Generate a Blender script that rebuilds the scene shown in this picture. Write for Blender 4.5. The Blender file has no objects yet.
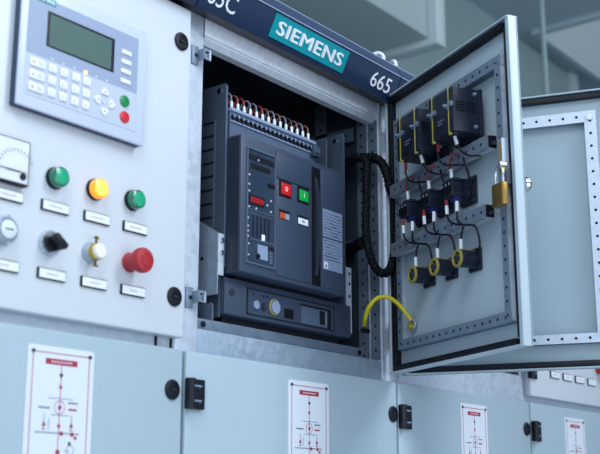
import bpy, bmesh, math, random
from mathutils import Vector, Matrix
random.seed(4)
SC = bpy.context.scene
COL = SC.collection
PI = math.pi

# ------------------------------------------------------------------ materials
def lin(c):
    return tuple(((x/255/12.92) if x/255 <= .04045 else ((x/255+.055)/1.055)**2.4) for x in c)+(1,)
MATS = {}
def mat(name, rgb, rough=.5, metal=0, noise=0, scale=20, bump=0, emit=0, emit_rgb=None, spec=.5, coat=0, stretch=None, vor=False):
    m = bpy.data.materials.new(name); m.use_nodes = True
    nt = m.node_tree; b = nt.nodes['Principled BSDF']
    b.inputs['Roughness'].default_value = rough
    b.inputs['Metallic'].default_value = metal
    b.inputs['Specular IOR Level'].default_value = spec
    b.inputs['Coat Weight'].default_value = coat
    c = lin(rgb); b.inputs['Base Color'].default_value = c
    tc = nt.nodes.new('ShaderNodeTexCoord'); mp = nt.nodes.new('ShaderNodeMapping')
    nt.links.new(tc.outputs['Object'], mp.inputs['Vector'])
    if stretch: mp.inputs['Scale'].default_value = stretch
    if noise:
        if vor:
            t = nt.nodes.new('ShaderNodeTexVoronoi'); t.inputs['Scale'].default_value = scale
            src = t.outputs['Color']
            sep = nt.nodes.new('ShaderNodeSeparateColor'); nt.links.new(src, sep.inputs[0]); src = sep.outputs[0]
        else:
            t = nt.nodes.new('ShaderNodeTexNoise'); t.inputs['Scale'].default_value = scale; t.inputs['Detail'].default_value = 4
            src = t.outputs['Fac']
        nt.links.new(mp.outputs['Vector'], t.inputs['Vector'])
        mr = nt.nodes.new('ShaderNodeMapRange'); nt.links.new(src, mr.inputs['Value'])
        mr.inputs['To Min'].default_value = 1-noise; mr.inputs['To Max'].default_value = 1+noise
        mx = nt.nodes.new('ShaderNodeVectorMath'); mx.operation = 'SCALE'
        mx.inputs[0].default_value = c[:3]; nt.links.new(mr.outputs['Result'], mx.inputs['Scale'])
        nt.links.new(mx.outputs['Vector'], b.inputs['Base Color'])
        if vor:
            mr2 = nt.nodes.new('ShaderNodeMapRange'); nt.links.new(src, mr2.inputs['Value'])
            mr2.inputs['To Min'].default_value = rough-.08; mr2.inputs['To Max'].default_value = rough+.1
            nt.links.new(mr2.outputs['Result'], b.inputs['Roughness'])
    if bump:
        t2 = nt.nodes.new('ShaderNodeTexNoise'); t2.inputs['Scale'].default_value = 260
        nt.links.new(mp.outputs['Vector'], t2.inputs['Vector'])
        bp = nt.nodes.new('ShaderNodeBump'); bp.inputs['Strength'].default_value = bump; bp.inputs['Distance'].default_value = .0005
        nt.links.new(t2.outputs['Fac'], bp.inputs['Height']); nt.links.new(bp.outputs['Normal'], b.inputs['Normal'])
    if emit:
        b.inputs['Emission Color'].default_value = lin(emit_rgb or rgb); b.inputs['Emission Strength'].default_value = emit
    MATS[name] = m
    return m
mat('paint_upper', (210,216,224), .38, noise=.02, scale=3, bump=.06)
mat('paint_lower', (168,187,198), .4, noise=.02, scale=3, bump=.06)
mat('paint_open', (180,196,206), .38, noise=.03, scale=4, bump=.05)
mat('galv', (196,206,220), .45, metal=.25, noise=.07, scale=90, vor=True)
mat('galv_panel', (152,168,186), .45, metal=.3, noise=.08, scale=110, vor=True)
mat('steel', (176,188,204), .35, metal=.5, noise=.05, scale=60)
mat('galv_dark', (104,120,138), .45, metal=.3, noise=.1, scale=60, vor=True)
mat('inner_wall', (58,72,86), .55, metal=.3, noise=.2, scale=14)  # galvanised walls darkened, the compartment's shade is in the colour
mat('chrome', (205,212,220), .18, metal=1)
mat('breaker_grey', (54,67,88), .42, noise=.04, scale=80, bump=.08)
mat('breaker_light', (84,98,122), .4, noise=.03, scale=80)
mat('breaker_dark', (36,44,58), .5)
mat('plate_grey', (78,92,108), .42, metal=.3, noise=.05, scale=30)
mat('black', (14,19,30), .45, spec=.35)
mat('black_matte', (8,11,18), .6, spec=.2)
mat('hole', (10,14,20), .8)
mat('rubber', (12,17,28), .5, spec=.3)
mat('device', (22,29,46), .38, noise=.04, scale=60)
mat('device_mid', (44,52,68), .38)
mat('bluepl', (16,28,84), .4)
mat('navy', (24,42,74), .32, noise=.03, scale=12)
mat('navy_lit', (50,64,94), .35)  # lighter navy paints overhead light on the sign's top bevel
mat('galv_lit', (226,232,242), .45, metal=.1, noise=.05, scale=90, vor=True)  # lighter galv copy, paints light onto the lintel under the sign
mat('navy_shaded', (12,20,38), .4)  # darker navy paints shade on the sign's underside
mat('navy_edge', (150,166,196), .35)
mat('teal', (0,146,158), .35)
mat('white', (236,240,246), .4)
mat('white_matte', (222,228,238), .55)
mat('label_blue', (136,152,182), .45)
mat('text_grey', (110,118,138), .6)
mat('text_pale', (176,182,206), .6)
mat('text_dark', (46,52,70), .6)
mat('hmi_frame', (200,208,230), .35)
mat('hmi_side', (52,66,90), .45)
mat('hmi_top', (150,163,190), .4)
mat('hmi_low', (190,198,214), .4)
mat('key', (236,239,248), .35)
mat('lcd', (88,112,106), .18, noise=.12, scale=18, coat=.4)
mat('lcd_dark', (26,30,44), .25)
mat('green_key', (0,120,66), .25, emit=.25, emit_rgb=(0,150,70), coat=.5)
mat('red_key', (196,30,48), .25, emit=.2, coat=.5)
mat('green_lens', (0,100,74), .2, emit=.12, emit_rgb=(0,130,90), coat=.8)
mat('green_lens_in', (20,150,112), .25, emit=.28, emit_rgb=(20,160,100), coat=.5)
mat('amber_lens', (250,150,10), .2, emit=1.1, emit_rgb=(255,140,8), coat=.8)
mat('amber_lens_in', (255,205,90), .25, emit=1.5, emit_rgb=(255,190,60), coat=.5)
mat('amber_led', (255,190,90), .25, emit=3)
mat('led_off', (200,206,220), .4)
mat('red_btn', (172,36,46), .42, noise=.03, scale=30)
mat('red_lit', (190,22,34), .3, emit=.15, emit_rgb=(210,10,20))
mat('green_lit', (10,150,62), .3, emit=.16, emit_rgb=(10,180,60))
mat('red_led', (190,24,34), .4, emit=.15, emit_rgb=(220,10,20))
mat('flag_orange', (190,78,44), .4)
mat('dred', (168,38,66), .5)
mat('yellow', (168,162,78), .5)
mat('ring_yellow', (150,138,66), .45)
mat('gnd_yellow', (200,186,20), .4)
mat('gnd_green', (60,120,50), .4)
mat('brass', (146,118,62), .36, metal=.75, noise=.08, scale=60)
mat('brass_light', (205,180,110), .3, metal=.6)
mat('gold', (196,170,60), .3, metal=.6)
mat('ivory', (240,234,222), .4)
mat('wire_red', (150,36,46), .45)
mat('wire_orange', (136,74,62), .5)
mat('wire_blue', (40,70,140), .5)
mat('glass_dark', (50,63,82), .1, coat=.6)
mat('duct', (168,184,186), .5, noise=.05, scale=2)
mat('duct_trim', (184,198,202), .5)
mat('ceil', (170,186,196), .8, noise=.04, scale=1)
mat('ceil_light', (190,204,212), .7, emit=.0)
mat('diffuser', (200,214,222), .6, emit=.2)
mat('wall', (142,160,162), .8, noise=.08, scale=1.2)
mat('floor', (176,184,190), .35, noise=.06, scale=3)
mat('steel_dim', (128,144,162), .45, metal=.3, noise=.06, scale=90, vor=True)  # darker tone, puts shade into the instrument door's perforated strips
mat('paint_plain', (158,176,186), .4, noise=.03, scale=4, bump=.05)

# ------------------------------------------------------------------ mesh builder
class B:
    def __init__(s): s.bm = bmesh.new(); s.mats = []
    def mi(s, m):
        if m not in s.mats: s.mats.append(m)
        return s.mats.index(m)
    def add(s, t, m, M=None):
        i = s.mi(m)
        if M is not None: bmesh.ops.transform(t, matrix=M, verts=t.verts)
        for f in t.faces: f.material_index = i
        me = bpy.data.meshes.new('tmp'); t.to_mesh(me); t.free(); s.bm.from_mesh(me); bpy.data.meshes.remove(me)
        return s
    def box(s, x0, x1, y0, y1, z0, z1, m, bev=0, M=None, seg=2):
        t = bmesh.new(); bmesh.ops.create_cube(t, size=1)
        for v in t.verts:
            v.co = Vector(((x0+x1)/2+v.co.x*(x1-x0), (y0+y1)/2+v.co.y*(y1-y0), (z0+z1)/2+v.co.z*(z1-z0)))
        if bev: bmesh.ops.bevel(t, geom=t.edges[:], offset=bev, segments=seg, affect='EDGES', profile=.5)
        return s.add(t, m, M)
    def prism(s, pts, a0, a1, m, axis='y', bev=0, M=None):
        # pts: 2-D outline; axis y: (x,z); axis x: (y,z); axis z: (x,y)
        t = bmesh.new()
        def P(p, a): return Vector({'y': (p[0], a, p[1]), 'x': (a, p[0], p[1]), 'z': (p[0], p[1], a)}[axis])
        v0 = [t.verts.new(P(p, a0)) for p in pts]; v1 = [t.verts.new(P(p, a1)) for p in pts]
        t.faces.new(v0); t.faces.new(v1[::-1])
        for i in range(len(pts)):
            j = (i+1) % len(pts); t.faces.new((v0[j], v0[i], v1[i], v1[j]))
        bmesh.ops.recalc_face_normals(t, faces=t.faces)
        if bev: bmesh.ops.bevel(t, geom=t.edges[:], offset=bev, segments=2, affect='EDGES')
        return s.add(t, m, M)
    def lathe(s, prof, org, axis, m, seg=28, caps=True):
        # prof: list of (radius, distance along axis)
        ax = Vector(axis).normalized(); q = Vector((0, 0, 1)).rotation_difference(ax)
        t = bmesh.new(); rings = []
        for r, h in prof:
            rings.append([t.verts.new(q @ Vector((r*math.cos(2*PI*k/seg), r*math.sin(2*PI*k/seg), h))+Vector(org)) for k in range(seg)])
        for a, b in zip(rings, rings[1:]):
            for k in range(seg):
                j = (k+1) % seg; t.faces.new((a[k], a[j], b[j], b[k]))
        if caps: t.faces.new(rings[0][::-1]); t.faces.new(rings[-1])
        bmesh.ops.recalc_face_normals(t, faces=t.faces)
        return s.add(t, m)
    def disc(s, c, axis, r, m, th=.0006, seg=12):
        return s.lathe([(r, 0), (r, th)], c, axis, m, seg)
    def tube(s, pts, r, m, seg=10, smooth=6, closed=False):
        P = [Vector(p) for p in pts]
        if smooth: P = spline(P, smooth)
        t = bmesh.new(); n = len(P)
        up = None; rings = []
        for i, p in enumerate(P):
            d = (P[min(i+1, n-1)]-P[max(i-1, 0)]).normalized()
            if up is None: up = d.orthogonal().normalized()
            up = (up-d*up.dot(d)).normalized(); sd = d.cross(up)
            rr = r(i/(n-1)) if callable(r) else r
            rings.append([t.verts.new(p+(up*math.cos(2*PI*k/seg)+sd*math.sin(2*PI*k/seg))*rr) for k in range(seg)])
        for a, b in zip(rings, rings[1:]):
            for k in range(seg):
                j = (k+1) % seg; t.faces.new((a[k], a[j], b[j], b[k]))
        t.faces.new(rings[0][::-1]); t.faces.new(rings[-1])
        bmesh.ops.recalc_face_normals(t, faces=t.faces)
        return s.add(t, m)
    def torus(s, c, axis, R, r, m, seg=28, n=10, a0=0, a1=2*PI):
        ax = Vector(axis).normalized(); q = Vector((0, 0, 1)).rotation_difference(ax)
        t = bmesh.new(); rings = []
        for i in range(seg+1):
            a = a0+(a1-a0)*i/seg; e = Vector((math.cos(a), math.sin(a), 0))
            rings.append([t.verts.new(q @ (e*(R+r*math.cos(2*PI*k/n))+Vector((0, 0, r*math.sin(2*PI*k/n))))+Vector(c)) for k in range(n)])
        for a, b in zip(rings, rings[1:]):
            for k in range(n):
                j = (k+1) % n; t.faces.new((a[k], a[j], b[j], b[k]))
        if abs(a1-a0) < 6.28: t.faces.new(rings[0][::-1]); t.faces.new(rings[-1])
        bmesh.ops.remove_doubles(t, verts=t.verts, dist=1e-6)
        bmesh.ops.recalc_face_normals(t, faces=t.faces)
        return s.add(t, m)
    def text(s, string, size, M, m, bold=0, ext=.0004, width=None, height=None, xs=1, space=1):
        # text lies in the XZ plane facing -Y, centred at the matrix origin
        cu = bpy.data.curves.new('t', 'FONT'); cu.body = string; cu.size = size; cu.offset = bold; cu.extrude = ext
        cu.resolution_u = 3; cu.space_character = space
        o = bpy.data.objects.new('t', cu); COL.objects.link(o)
        dg = bpy.context.evaluated_depsgraph_get(); me = bpy.data.meshes.new_from_object(o.evaluated_get(dg))
        bpy.data.objects.remove(o); bpy.data.curves.remove(cu)
        xsv = [v.co.x for v in me.vertices]; ysv = [v.co.y for v in me.vertices]
        w, h = max(xsv)-min(xsv), max(ysv)-min(ysv); cx, cy = (max(xsv)+min(xsv))/2, (max(ysv)+min(ysv))/2
        fx = width/w if width else xs; fy = height/h if height else 1
        for v in me.vertices: v.co = Vector(((v.co.x-cx)*fx, (v.co.y-cy)*fy, v.co.z))
        t = bmesh.new(); t.from_mesh(me); bpy.data.meshes.remove(me)
        return s.add(t, m, M @ Matrix.Rotation(PI/2, 4, 'X'))
    def build(s, name, parent=None, angle=35, org=None):
        if org is None: org = ORG.get(parent.name, Vector()) if parent else Vector()
        for v in s.bm.verts: v.co -= org
        for f in s.bm.faces: f.smooth = True
        me = bpy.data.meshes.new(name); s.bm.to_mesh(me); s.bm.free()
        for m in s.mats: me.materials.append(MATS[m])
        me.set_sharp_from_angle(angle=math.radians(angle))
        o = bpy.data.objects.new(name, me); COL.objects.link(o)
        if parent: o.parent = parent
        ORG[o.name] = org.copy()
        return o
ORG = {}
def spline(P, k):
    out = []
    for i in range(len(P)-1):
        p0 = P[i-1] if i else P[0]*2-P[1]; p1 = P[i]; p2 = P[i+1]; p3 = P[i+2] if i+2 < len(P) else P[-1]*2-P[-2]
        for j in range(k):
            t = j/k
            out.append(.5*((2*p1)+(p2-p0)*t+(2*p0-5*p1+4*p2-p3)*t*t+(3*p1-p0-3*p2+p3)*t**3))
    out.append(P[-1]); return out
def T3(x, y, z): return Matrix.Translation((x, y, z))

class Frame:
    def __init__(s, H=(0, 0, 0), a=0):
        s.a = math.radians(a); s.M = Matrix.Translation(H) @ Matrix.Rotation(-s.a, 4, 'Z')
W0 = Frame()
D1 = Frame((1.864, 0, 0), 118.5)
D2 = Frame((1.887, 0, 0), 72.5)
def tag(o, label=None, cat=None, group=None, kind=None):
    if label: o['label'] = label
    if cat: o['category'] = cat
    if group: o['group'] = group
    if kind: o['kind'] = kind
    return o
def thing(name, label, cat, org=(0, 0, 0), fr=W0, group=None):
    o = bpy.data.objects.new(name, None); COL.objects.link(o); o.empty_display_size = .05
    o.location = fr.M @ Vector(org); o.rotation_euler = (0, 0, -fr.a)
    ORG[o.name] = Vector(org); return tag(o, label, cat, group)
def single(b, name, label, cat, org, fr=W0, group=None):
    o = b.build(name, None, org=Vector(org)); o.location = fr.M @ Vector(org); o.rotation_euler = (0, 0, -fr.a)
    return tag(o, label, cat, group)
def struct(b, name):
    return tag(b.build(name), kind='structure')
def copy_tree(o, parent=None):
    c = o.copy(); COL.objects.link(c)
    if parent: c.parent = parent
    ORG[c.name] = ORG.get(o.name, Vector())
    for ch in list(o.children): copy_tree(ch, c)
    return c
def dup(o, d, label=None, group=None):
    c = copy_tree(o); c.location = o.location+Vector(d)
    if label: c['label'] = label
    if group: c['group'] = group
    return c

# ------------------------------------------------------------------ room
struct(B().box(-3, 12, -6, 8, -.1, 0, 'floor'), 'floor')
struct(B().box(-3, 12, -6, 8, 4.2, 4.3, 'ceil'), 'ceiling')
struct(B().box(-3, 6.79, 1.68, 1.85, 0, 4.2, 'wall').box(6.72, 6.8, 1.65, 1.68, 0, 4.2, 'duct_trim'), 'wall_back')
struct(B().box(6.8, 12, 2.0, 2.15, 0, 4.2, 'duct'), 'wall_side')
struct(B().box(-3, 12, 7.9, 8, 0, 4.2, 'wall'), 'wall_far')
struct(B().box(11.9, 12, -6, 7.9, 0, 4.2, 'ceil_light'), 'wall_right')
# sheet metal duct hung under the ceiling
t = thing('air_duct', 'large grey sheet metal air duct hung under the ceiling behind the blue sign strip', 'duct', (2.4, 1.3, 3.3))
B().box(.2, 3.93, 1.09, 1.6, 3.3, 4.15, 'duct', bev=.01).build('duct_body', t)
for x in (3.93, 2.4, .9): B().box(x-.05, x+.03, 1.05, 1.64, 3.27, 4.18, 'duct_trim', bev=.008).build('duct_flange', t)
t = thing('ceiling_light', 'pale flat ceiling light panel in the blurred far ceiling above the plain open door', 'light', (6.45, 1.3, 4.2))
b = B().box(5.95, 6.95, 1.02, 1.06, 4.165, 4.2, 'ceil').box(5.95, 6.95, 1.54, 1.58, 4.165, 4.2, 'ceil').box(5.95, 5.99, 1.06, 1.54, 4.165, 4.2, 'ceil').box(6.91, 6.95, 1.06, 1.54, 4.165, 4.2, 'ceil')
b.build('frame', t); B().box(5.99, 6.91, 1.06, 1.54, 4.175, 4.19, 'diffuser').build('diffuser', t)
t = thing('ceiling_pipe', 'thin vertical grey pipe dropping from the ceiling above the open doors', 'pipe', (4.56, .87, 4.2))
B().lathe([(.013, 2.1), (.013, 4.2)], (4.56, .87, 0), (0, 0, 1), 'wall', 16).build('pipe', t)
B().lathe([(.035, 4.17), (.035, 4.2)], (4.56, .87, 0), (0, 0, 1), 'wall', 16).build('ceiling_flange', t)

# ------------------------------------------------------------------ cabinets
def perf_strip(b, p0, p1, width, nrm, pitch=.02, r=.0028, m='galv', th=.0016, edge=.01, wd=None):
    """perforated strip from p0 to p1 (centre line), facing nrm"""
    p0, p1, nrm = Vector(p0), Vector(p1), Vector(nrm).normalized()
    d = p1-p0; L = d.length; d.normalize(); s = nrm.cross(d)
    t = bmesh.new(); bmesh.ops.create_cube(t, size=1)
    M = Matrix((( d.x, s.x, nrm.x, 0), (d.y, s.y, nrm.y, 0), (d.z, s.z, nrm.z, 0), (0, 0, 0, 1)))
    for v in t.verts: v.co = Vector((v.co.x*L, v.co.y*width, v.co.z*th-th/2))
    b.add(t, m, Matrix.Translation((p0+p1)/2) @ M)
    n = int((L-2*edge)/pitch)
    for i in range(n+1):
        c = p0+d*(edge+(L-2*edge-n*pitch)/2+i*pitch)
        b.lathe([(r, -.0005), (r, .0003)], c, nrm, 'hole', 10)

def body(t, x0, x1, openb=True):
    """carcass of one cubicle"""
    b = B()
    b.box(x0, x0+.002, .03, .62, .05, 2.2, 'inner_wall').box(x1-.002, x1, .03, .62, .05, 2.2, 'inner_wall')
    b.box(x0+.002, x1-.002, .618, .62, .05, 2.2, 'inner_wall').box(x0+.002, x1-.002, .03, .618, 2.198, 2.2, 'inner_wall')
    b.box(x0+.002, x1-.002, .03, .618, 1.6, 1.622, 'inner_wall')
    b.build('carcass', t)
    B().box(x0, x1, .04, .6, 0, .05, 'black', bev=.002).build('plinth', t)

def lock(b, x, z, y=0, m='black'):
    b.lathe([(.0155, 0), (.0155, .0025), (.014, .004), (.011, .0045), (.0105, .003), (.007, .003), (.0065, .0015)], (x, y, z), (0, -1, 0), m)
    b.box(x-.0045, x+.0045, y-.0046, y-.001, z-.001, z+.001, 'device_mid')
def swing_hinge(b, x, z0, z1, y=0):
    b.box(x-.003, x+.038, y-.007, y, z0, z1, 'black', bev=.002)
    b.lathe([(.008, z0), (.008, z1)], (x+.003, y-.008, 0), (0, 0, 1), 'black', 16)
    for z in (z0+.012, z1-.012): b.disc((x+.024, y-.007, z), (0, -1, 0), .004, 'device_mid').box(x+.004, x+.02, y-.0165, y-.0155, z-.001, z+.001, 'label_blue')

def lower_door(t, x0, x1, hinge=True, lockx=None):
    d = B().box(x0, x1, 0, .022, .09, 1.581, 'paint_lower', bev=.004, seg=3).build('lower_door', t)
    B().box(x1-.001, x1+.0055, .009, .019, .09, 1.579, 'hmi_side').build('gap_shade', d)  # added dark strip stands for shade in the door gap, no real seal
    if lockx: b = B(); lock(b, lockx, 1.517); b.build('lock', d)
    if hinge: b = B(); swing_hinge(b, x0-.001, 1.49, 1.537); b.build('hinge', d)
    return d
# cubicle A, left
tA = thing('switchgear_cabinet', 'pale grey switchgear cabinet with closed control door carrying lamps and a keypad display', 'cabinet', (.96, .3, 0))
body(tA, .66, 1.257)
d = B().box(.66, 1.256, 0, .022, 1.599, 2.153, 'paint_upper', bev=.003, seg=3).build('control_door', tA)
for z in (2.089, 1.661): b = B(); lock(b, 1.232, z); b.build('lock', d)
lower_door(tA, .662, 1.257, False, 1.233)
b = B().box(.66, 1.256, .022, .03, 1.575, 1.6, 'galv'); b.box(1.214, 1.2165, .018, .0225, 1.58, 1.6, 'hole'); b.box(1.2475, 1.25, .018, .0225, 1.58, 1.6, 'hole'); b.build('cross_rail', tA)

def open_cubicle(x, label):
    """cubicle whose upper compartment stands open; x is the shift from the middle one"""
    t = thing('switchgear_cabinet', label, 'cabinet', (1.56+x, .3, 0))
    body(t, 1.26+x, 1.862+x)
    b = B().box(1.2565+x, 1.309+x, .02, .05, .05, 2.17, 'galv', bev=.002)
    b.box(1.3075+x, 1.3095+x, .019, .0205, 2.128, 2.168, 'galv_dark')
    b.build('left_post', t)
    b = B().box(1.309+x, 1.846+x, .02, .05, 2.133, 2.19, 'galv_lit', bev=.004, seg=3)
    b.prism([(.024, 2.14), (.024, 2.131), (.034, 2.123), (.05, 2.123), (.05, 2.14)], 1.3095+x, 1.8455+x, 'galv_lit', 'x')
    b.build('lintel', t)
    b = B().box(1.309+x, 1.846+x, .02 if not x else .0175, .05 if not x else .0255, 1.55, 1.6225 if not x else 1.645, 'galv_panel' if not x else 'galv', bev=.0015); b.build('lower_cross_panel', t)
    b = B().box(1.312+x, 1.79+x, .026, .2, 1.6225, 1.6415, 'galv_dark', bev=.001)
    for xx in (1.327, 1.776): b.disc((xx+x, .026, 1.632), (0, -1, 0), .005, 'black', .003)
    b.build('support_tray', t)
    # right post: bright nose, two perforated returns, round barrel
    b = B().box(1.846+x, 1.8525+x, .018, .05, 1.55, 2.18, 'galv', bev=.0015)
    perf_strip(b, (1.845+x, .033, 1.625), (1.845+x, .033, 2.128), .022, (-1, 0, 0), .0245, m='galv_dark')
    perf_strip(b, (1.842+x, .06, 1.625), (1.842+x, .06, 2.16), .022, (-1, 0, 0), .0245, m='galv_dark')
    b.lathe([(.0135, 1.55), (.0135, 2.16)], (1.8705+x, .034, 0), (0, 0, 1), 'galv', 20)
    b.box(1.8525+x, 1.883+x, .036, .05, 1.55, 2.18, 'galv_dark')
    b.build('right_post', t)
    # rails inside
    b = B()
    perf_strip(b, (1.835+x, .075, 2.105), (1.835+x, .6, 2.105), .03, (-1, 0, 0), .0245, m='galv_dark')
    perf_strip(b, (1.835+x, .16, 1.63), (1.835+x, .16, 2.19), .03, (-1, 0, 0), .0245, m='galv_dark')
    perf_strip(b, (1.835+x, .075, 1.86), (1.835+x, .6, 1.86), .03, (-1, 0, 0), .0245, m='galv_dark')
    b.build('side_rail', t)
    return t
tB = open_cubicle(0, 'middle switchgear cabinet with its upper compartment open, holding the air circuit breaker')
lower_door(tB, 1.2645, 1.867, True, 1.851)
# latch keepers on the left post
for z in (2.088, 1.67):
    b = B().box(1.2775, 1.294, .017, .02, z-.017, z+.017, 'steel_dim', bev=.001)
    b.disc((1.287, .017, z), (0, -1, 0), .0035, 'black', .0015)
    b.box(1.292, 1.2945, .002, .02, z-.008, z+.011, 'steel_dim', bev=.0006)
    b.box(1.2945, 1.3075, .002, .005, z+.007, z+.011, 'steel_dim').box(1.2945, 1.3075, .002, .005, z-.008, z-.004, 'steel_dim')
    b.lathe([(.0025, z-.008), (.0025, z+.011)], (1.307, .004, 0), (0, 0, 1), 'steel', 12)
    b.box(1.297, 1.3, .003, .018, z-.003, z+.003, 'steel')
    b.build('latch_keeper', tB)

# --- open doors
def door(par, fr, z0, z1, name, W=.46, pm='paint_open'):
    b = B()
    b.box(0, W, -.0025, 0, z0, z1, pm)
    b.box(.014, .017, -.02, -.0025, z0, z1, pm)
    b.box(W-.003, W, -.0185, .001, z0, z1, pm, bev=.001)
    b.box(.017, W-.003, -.02, -.0025, z0, z0+.003, pm).box(.017, W-.003, -.02, -.0025, z1-.003, z1, pm)
    b.box(W-.009, W-.003, -.0185, -.0165, z0+.003, z1-.003, pm)
    d = b.build(name, par, org=Vector()); d.matrix_local = Matrix.Translation(-ORG[par.name]) @ fr.M
    g = B(); a, c = .0175, .0315
    g.box(a, W-a-.007, -.0165, -.0025, z0+.0045, z0+.0155, 'rubber', bev=.002).box(a, W-a-.007, -.0165, -.0025, z1-.0155, z1-.0045, 'rubber', bev=.002)
    g.box(a, c, -.0165, -.0025, z0+.0155, z1-.0155, 'rubber', bev=.002).box(W-.020, W-.011, -.0165, -.0025, z0+.0155, z1-.0155, 'rubber', bev=.002)
    g.build('gasket', d, org=Vector())
    return d
dB = door(tB, D1, 1.5945, 2.17, 'instrument_door', W=.463)
b = B()
wf = -.02
perf_strip(b, (.05, wf, 2.0965), (.435, wf, 2.0965), .021, (0, -1, 0), .0235, m='steel_dim')
perf_strip(b, (.05, wf, 1.646), (.435, wf, 1.646), .019, (0, -1, 0), .0235, m='steel_dim')
perf_strip(b, (.4255, wf-.0002, 1.638), (.4255, wf-.0002, 2.106), .017, (0, -1, 0), .0235, m='steel_dim')
perf_strip(b, (.059, wf-.0002, 1.638), (.059, wf-.0002, 2.106), .018, (0, -1, 0), .0235, m='steel_dim')
b.box(.4325, .435, -.0185, -.003, 1.637, 2.107, 'galv').box(.05, .435, -.0185, -.003, 2.0865, 2.0885, 'galv_dark').box(.05, .435, -.0185, -.003, 1.6365, 1.639, 'galv_dark').box(.05, .0525, -.0185, -.003, 1.637, 2.107, 'galv')  # down-facing flanges take the darker metal, their shade is painted in
b.disc((.4255, -.0203, 2.098), (0, -1, 0), .005, 'chrome', .002)
b.build('stiffening_frame', dB, org=Vector())
def cross_rail(z0, z1, x1):
    b = B()
    zc = (z0+z1)/2
    b.box(.055, x1, -.034, -.0185, z0, z0+.002, 'galv').box(.055, x1, -.034, -.0185, z1-.002, z1, 'galv')
    perf_strip(b, (.055, -.034, zc), (x1, -.034, zc), z1-z0, (0, -1, 0), .024, m='steel_dim')
    b.box(x1-.004, x1+.004, -.0325, -.018, z0+.002, z1-.002, 'black_matte')
    b.lathe([(.004, 0), (.004, .008)], (x1+.003, -.026, zc-.004), (1, 0, 0), 'device_mid', 8)
    b.build('device_rail', dB, org=Vector())
cross_rail(1.941, 1.966, .408)
cross_rail(1.821, 1.846, .392)
def hinge_pair(par, X, Y, zs, M=None):
    for z in zs:
        b = B()
        b.lathe([(.006, z-.026), (.006, z-.006)], (X, Y, 0), (0, 0, 1), 'chrome', 16).lathe([(.006, z+.006), (.006, z+.026)], (X, Y, 0), (0, 0, 1), 'chrome', 16)
        b.lathe([(.0045, z-.03), (.0045, z+.03)], (X, Y, 0), (0, 0, 1), 'black', 12)
        b.box(X-.016, X-.004, Y+.002, Y+.006, z-.026, z+.026, 'black', bev=.001)
        b.lathe([(.0035, z-.022), (.0035, z+.022)], (X-.012, Y, 0), (0, 0, 1), 'chrome', 12)
        b.build('hinge', par)
hinge_pair(tB, 1.8765, .006, (1.672, 2.086))
# latch strip and outer knob
b = B().box(.437, .4385, -.033, -.02, 1.897, 1.948, 'steel').box(.4385, .4475, -.0325, -.0305, 1.897, 1.948, 'steel', bev=.0008).box(.4475, .449, -.033, -.02, 1.897, 1.948, 'steel')
b.box(.44, .446, -.0335, -.0325, 1.905, 1.943, 'brass_light')
b.lathe([(.009, 0), (.009, .006), (.006, .009)], (.445, -.026, 1.892), (0, -1, 0), 'gold', 16)
b.box(.444, .4545, -.032, -.02, 1.866, 1.905, 'device_mid', bev=.002).box(.438, .452, -.036, -.032, 1.872, 1.884, 'steel', bev=.001)
b.lathe([(.005, 0), (.005, .012)], (.451, -.03, 1.9), (0, -1, 0), 'chrome', 12)
b.build('latch', dB, org=Vector())
b = B().lathe([(.006, 0), (.006, .008), (.013, .01), (.014, .016), (.011, .021), (.004, .023)], (.442, 0, 1.872), (0, 1, 0), 'chrome')
b.build('knob', dB, org=Vector())

tC = open_cubicle(.597, 'switchgear cabinet behind the plain open door, its upper compartment half hidden')
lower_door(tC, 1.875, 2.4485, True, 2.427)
dC = door(tC, D2, 1.594, 2.144, 'plain_door', pm='paint_plain')
b = B()
perf_strip(b, (.05, wf, 2.0885), (.41, wf, 2.0885), .023, (0, -1, 0), .026)
perf_strip(b, (.05, wf, 1.6505), (.41, wf, 1.6505), .018, (0, -1, 0), .026)
perf_strip(b, (.3985, wf-.0002, 1.642), (.3985, wf-.0002, 2.1), .022, (0, -1, 0), .026)
perf_strip(b, (.06, wf-.0002, 1.642), (.06, wf-.0002, 2.1), .02, (0, -1, 0), .026)
b.box(.05, .41, -.0185, -.003, 1.6415, 1.644, 'galv_dark').box(.05, .41, -.0185, -.003, 2.097, 2.1, 'galv').box(.407, .41, -.0185, -.003, 1.642, 2.1, 'galv')  # bottom flange in darker metal, underside shade painted in
b.disc((.3985, -.0203, 2.086), (0, -1, 0), .0065, 'chrome', .003)
b.build('stiffening_frame', dC, org=Vector())

tD = thing('switchgear_cabinet', 'farthest switchgear cabinet, mostly behind the plain open door, with a row of small name plates', 'cabinet', (2.75, .3, 0))
body(tD, 2.46, 3.05)
d = B().box(2.462, 3.045, 0, .022, 1.598, 2.153, 'paint_upper', bev=.003).build('control_door', tD)
b = B(); swing_hinge(b, 2.450, 1.638, 1.68); b.build('hinge', d)
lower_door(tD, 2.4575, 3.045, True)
B().box(2.46, 3.05, .022, .03, 1.575, 1.6, 'galv').build('cross_rail', tD)

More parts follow.
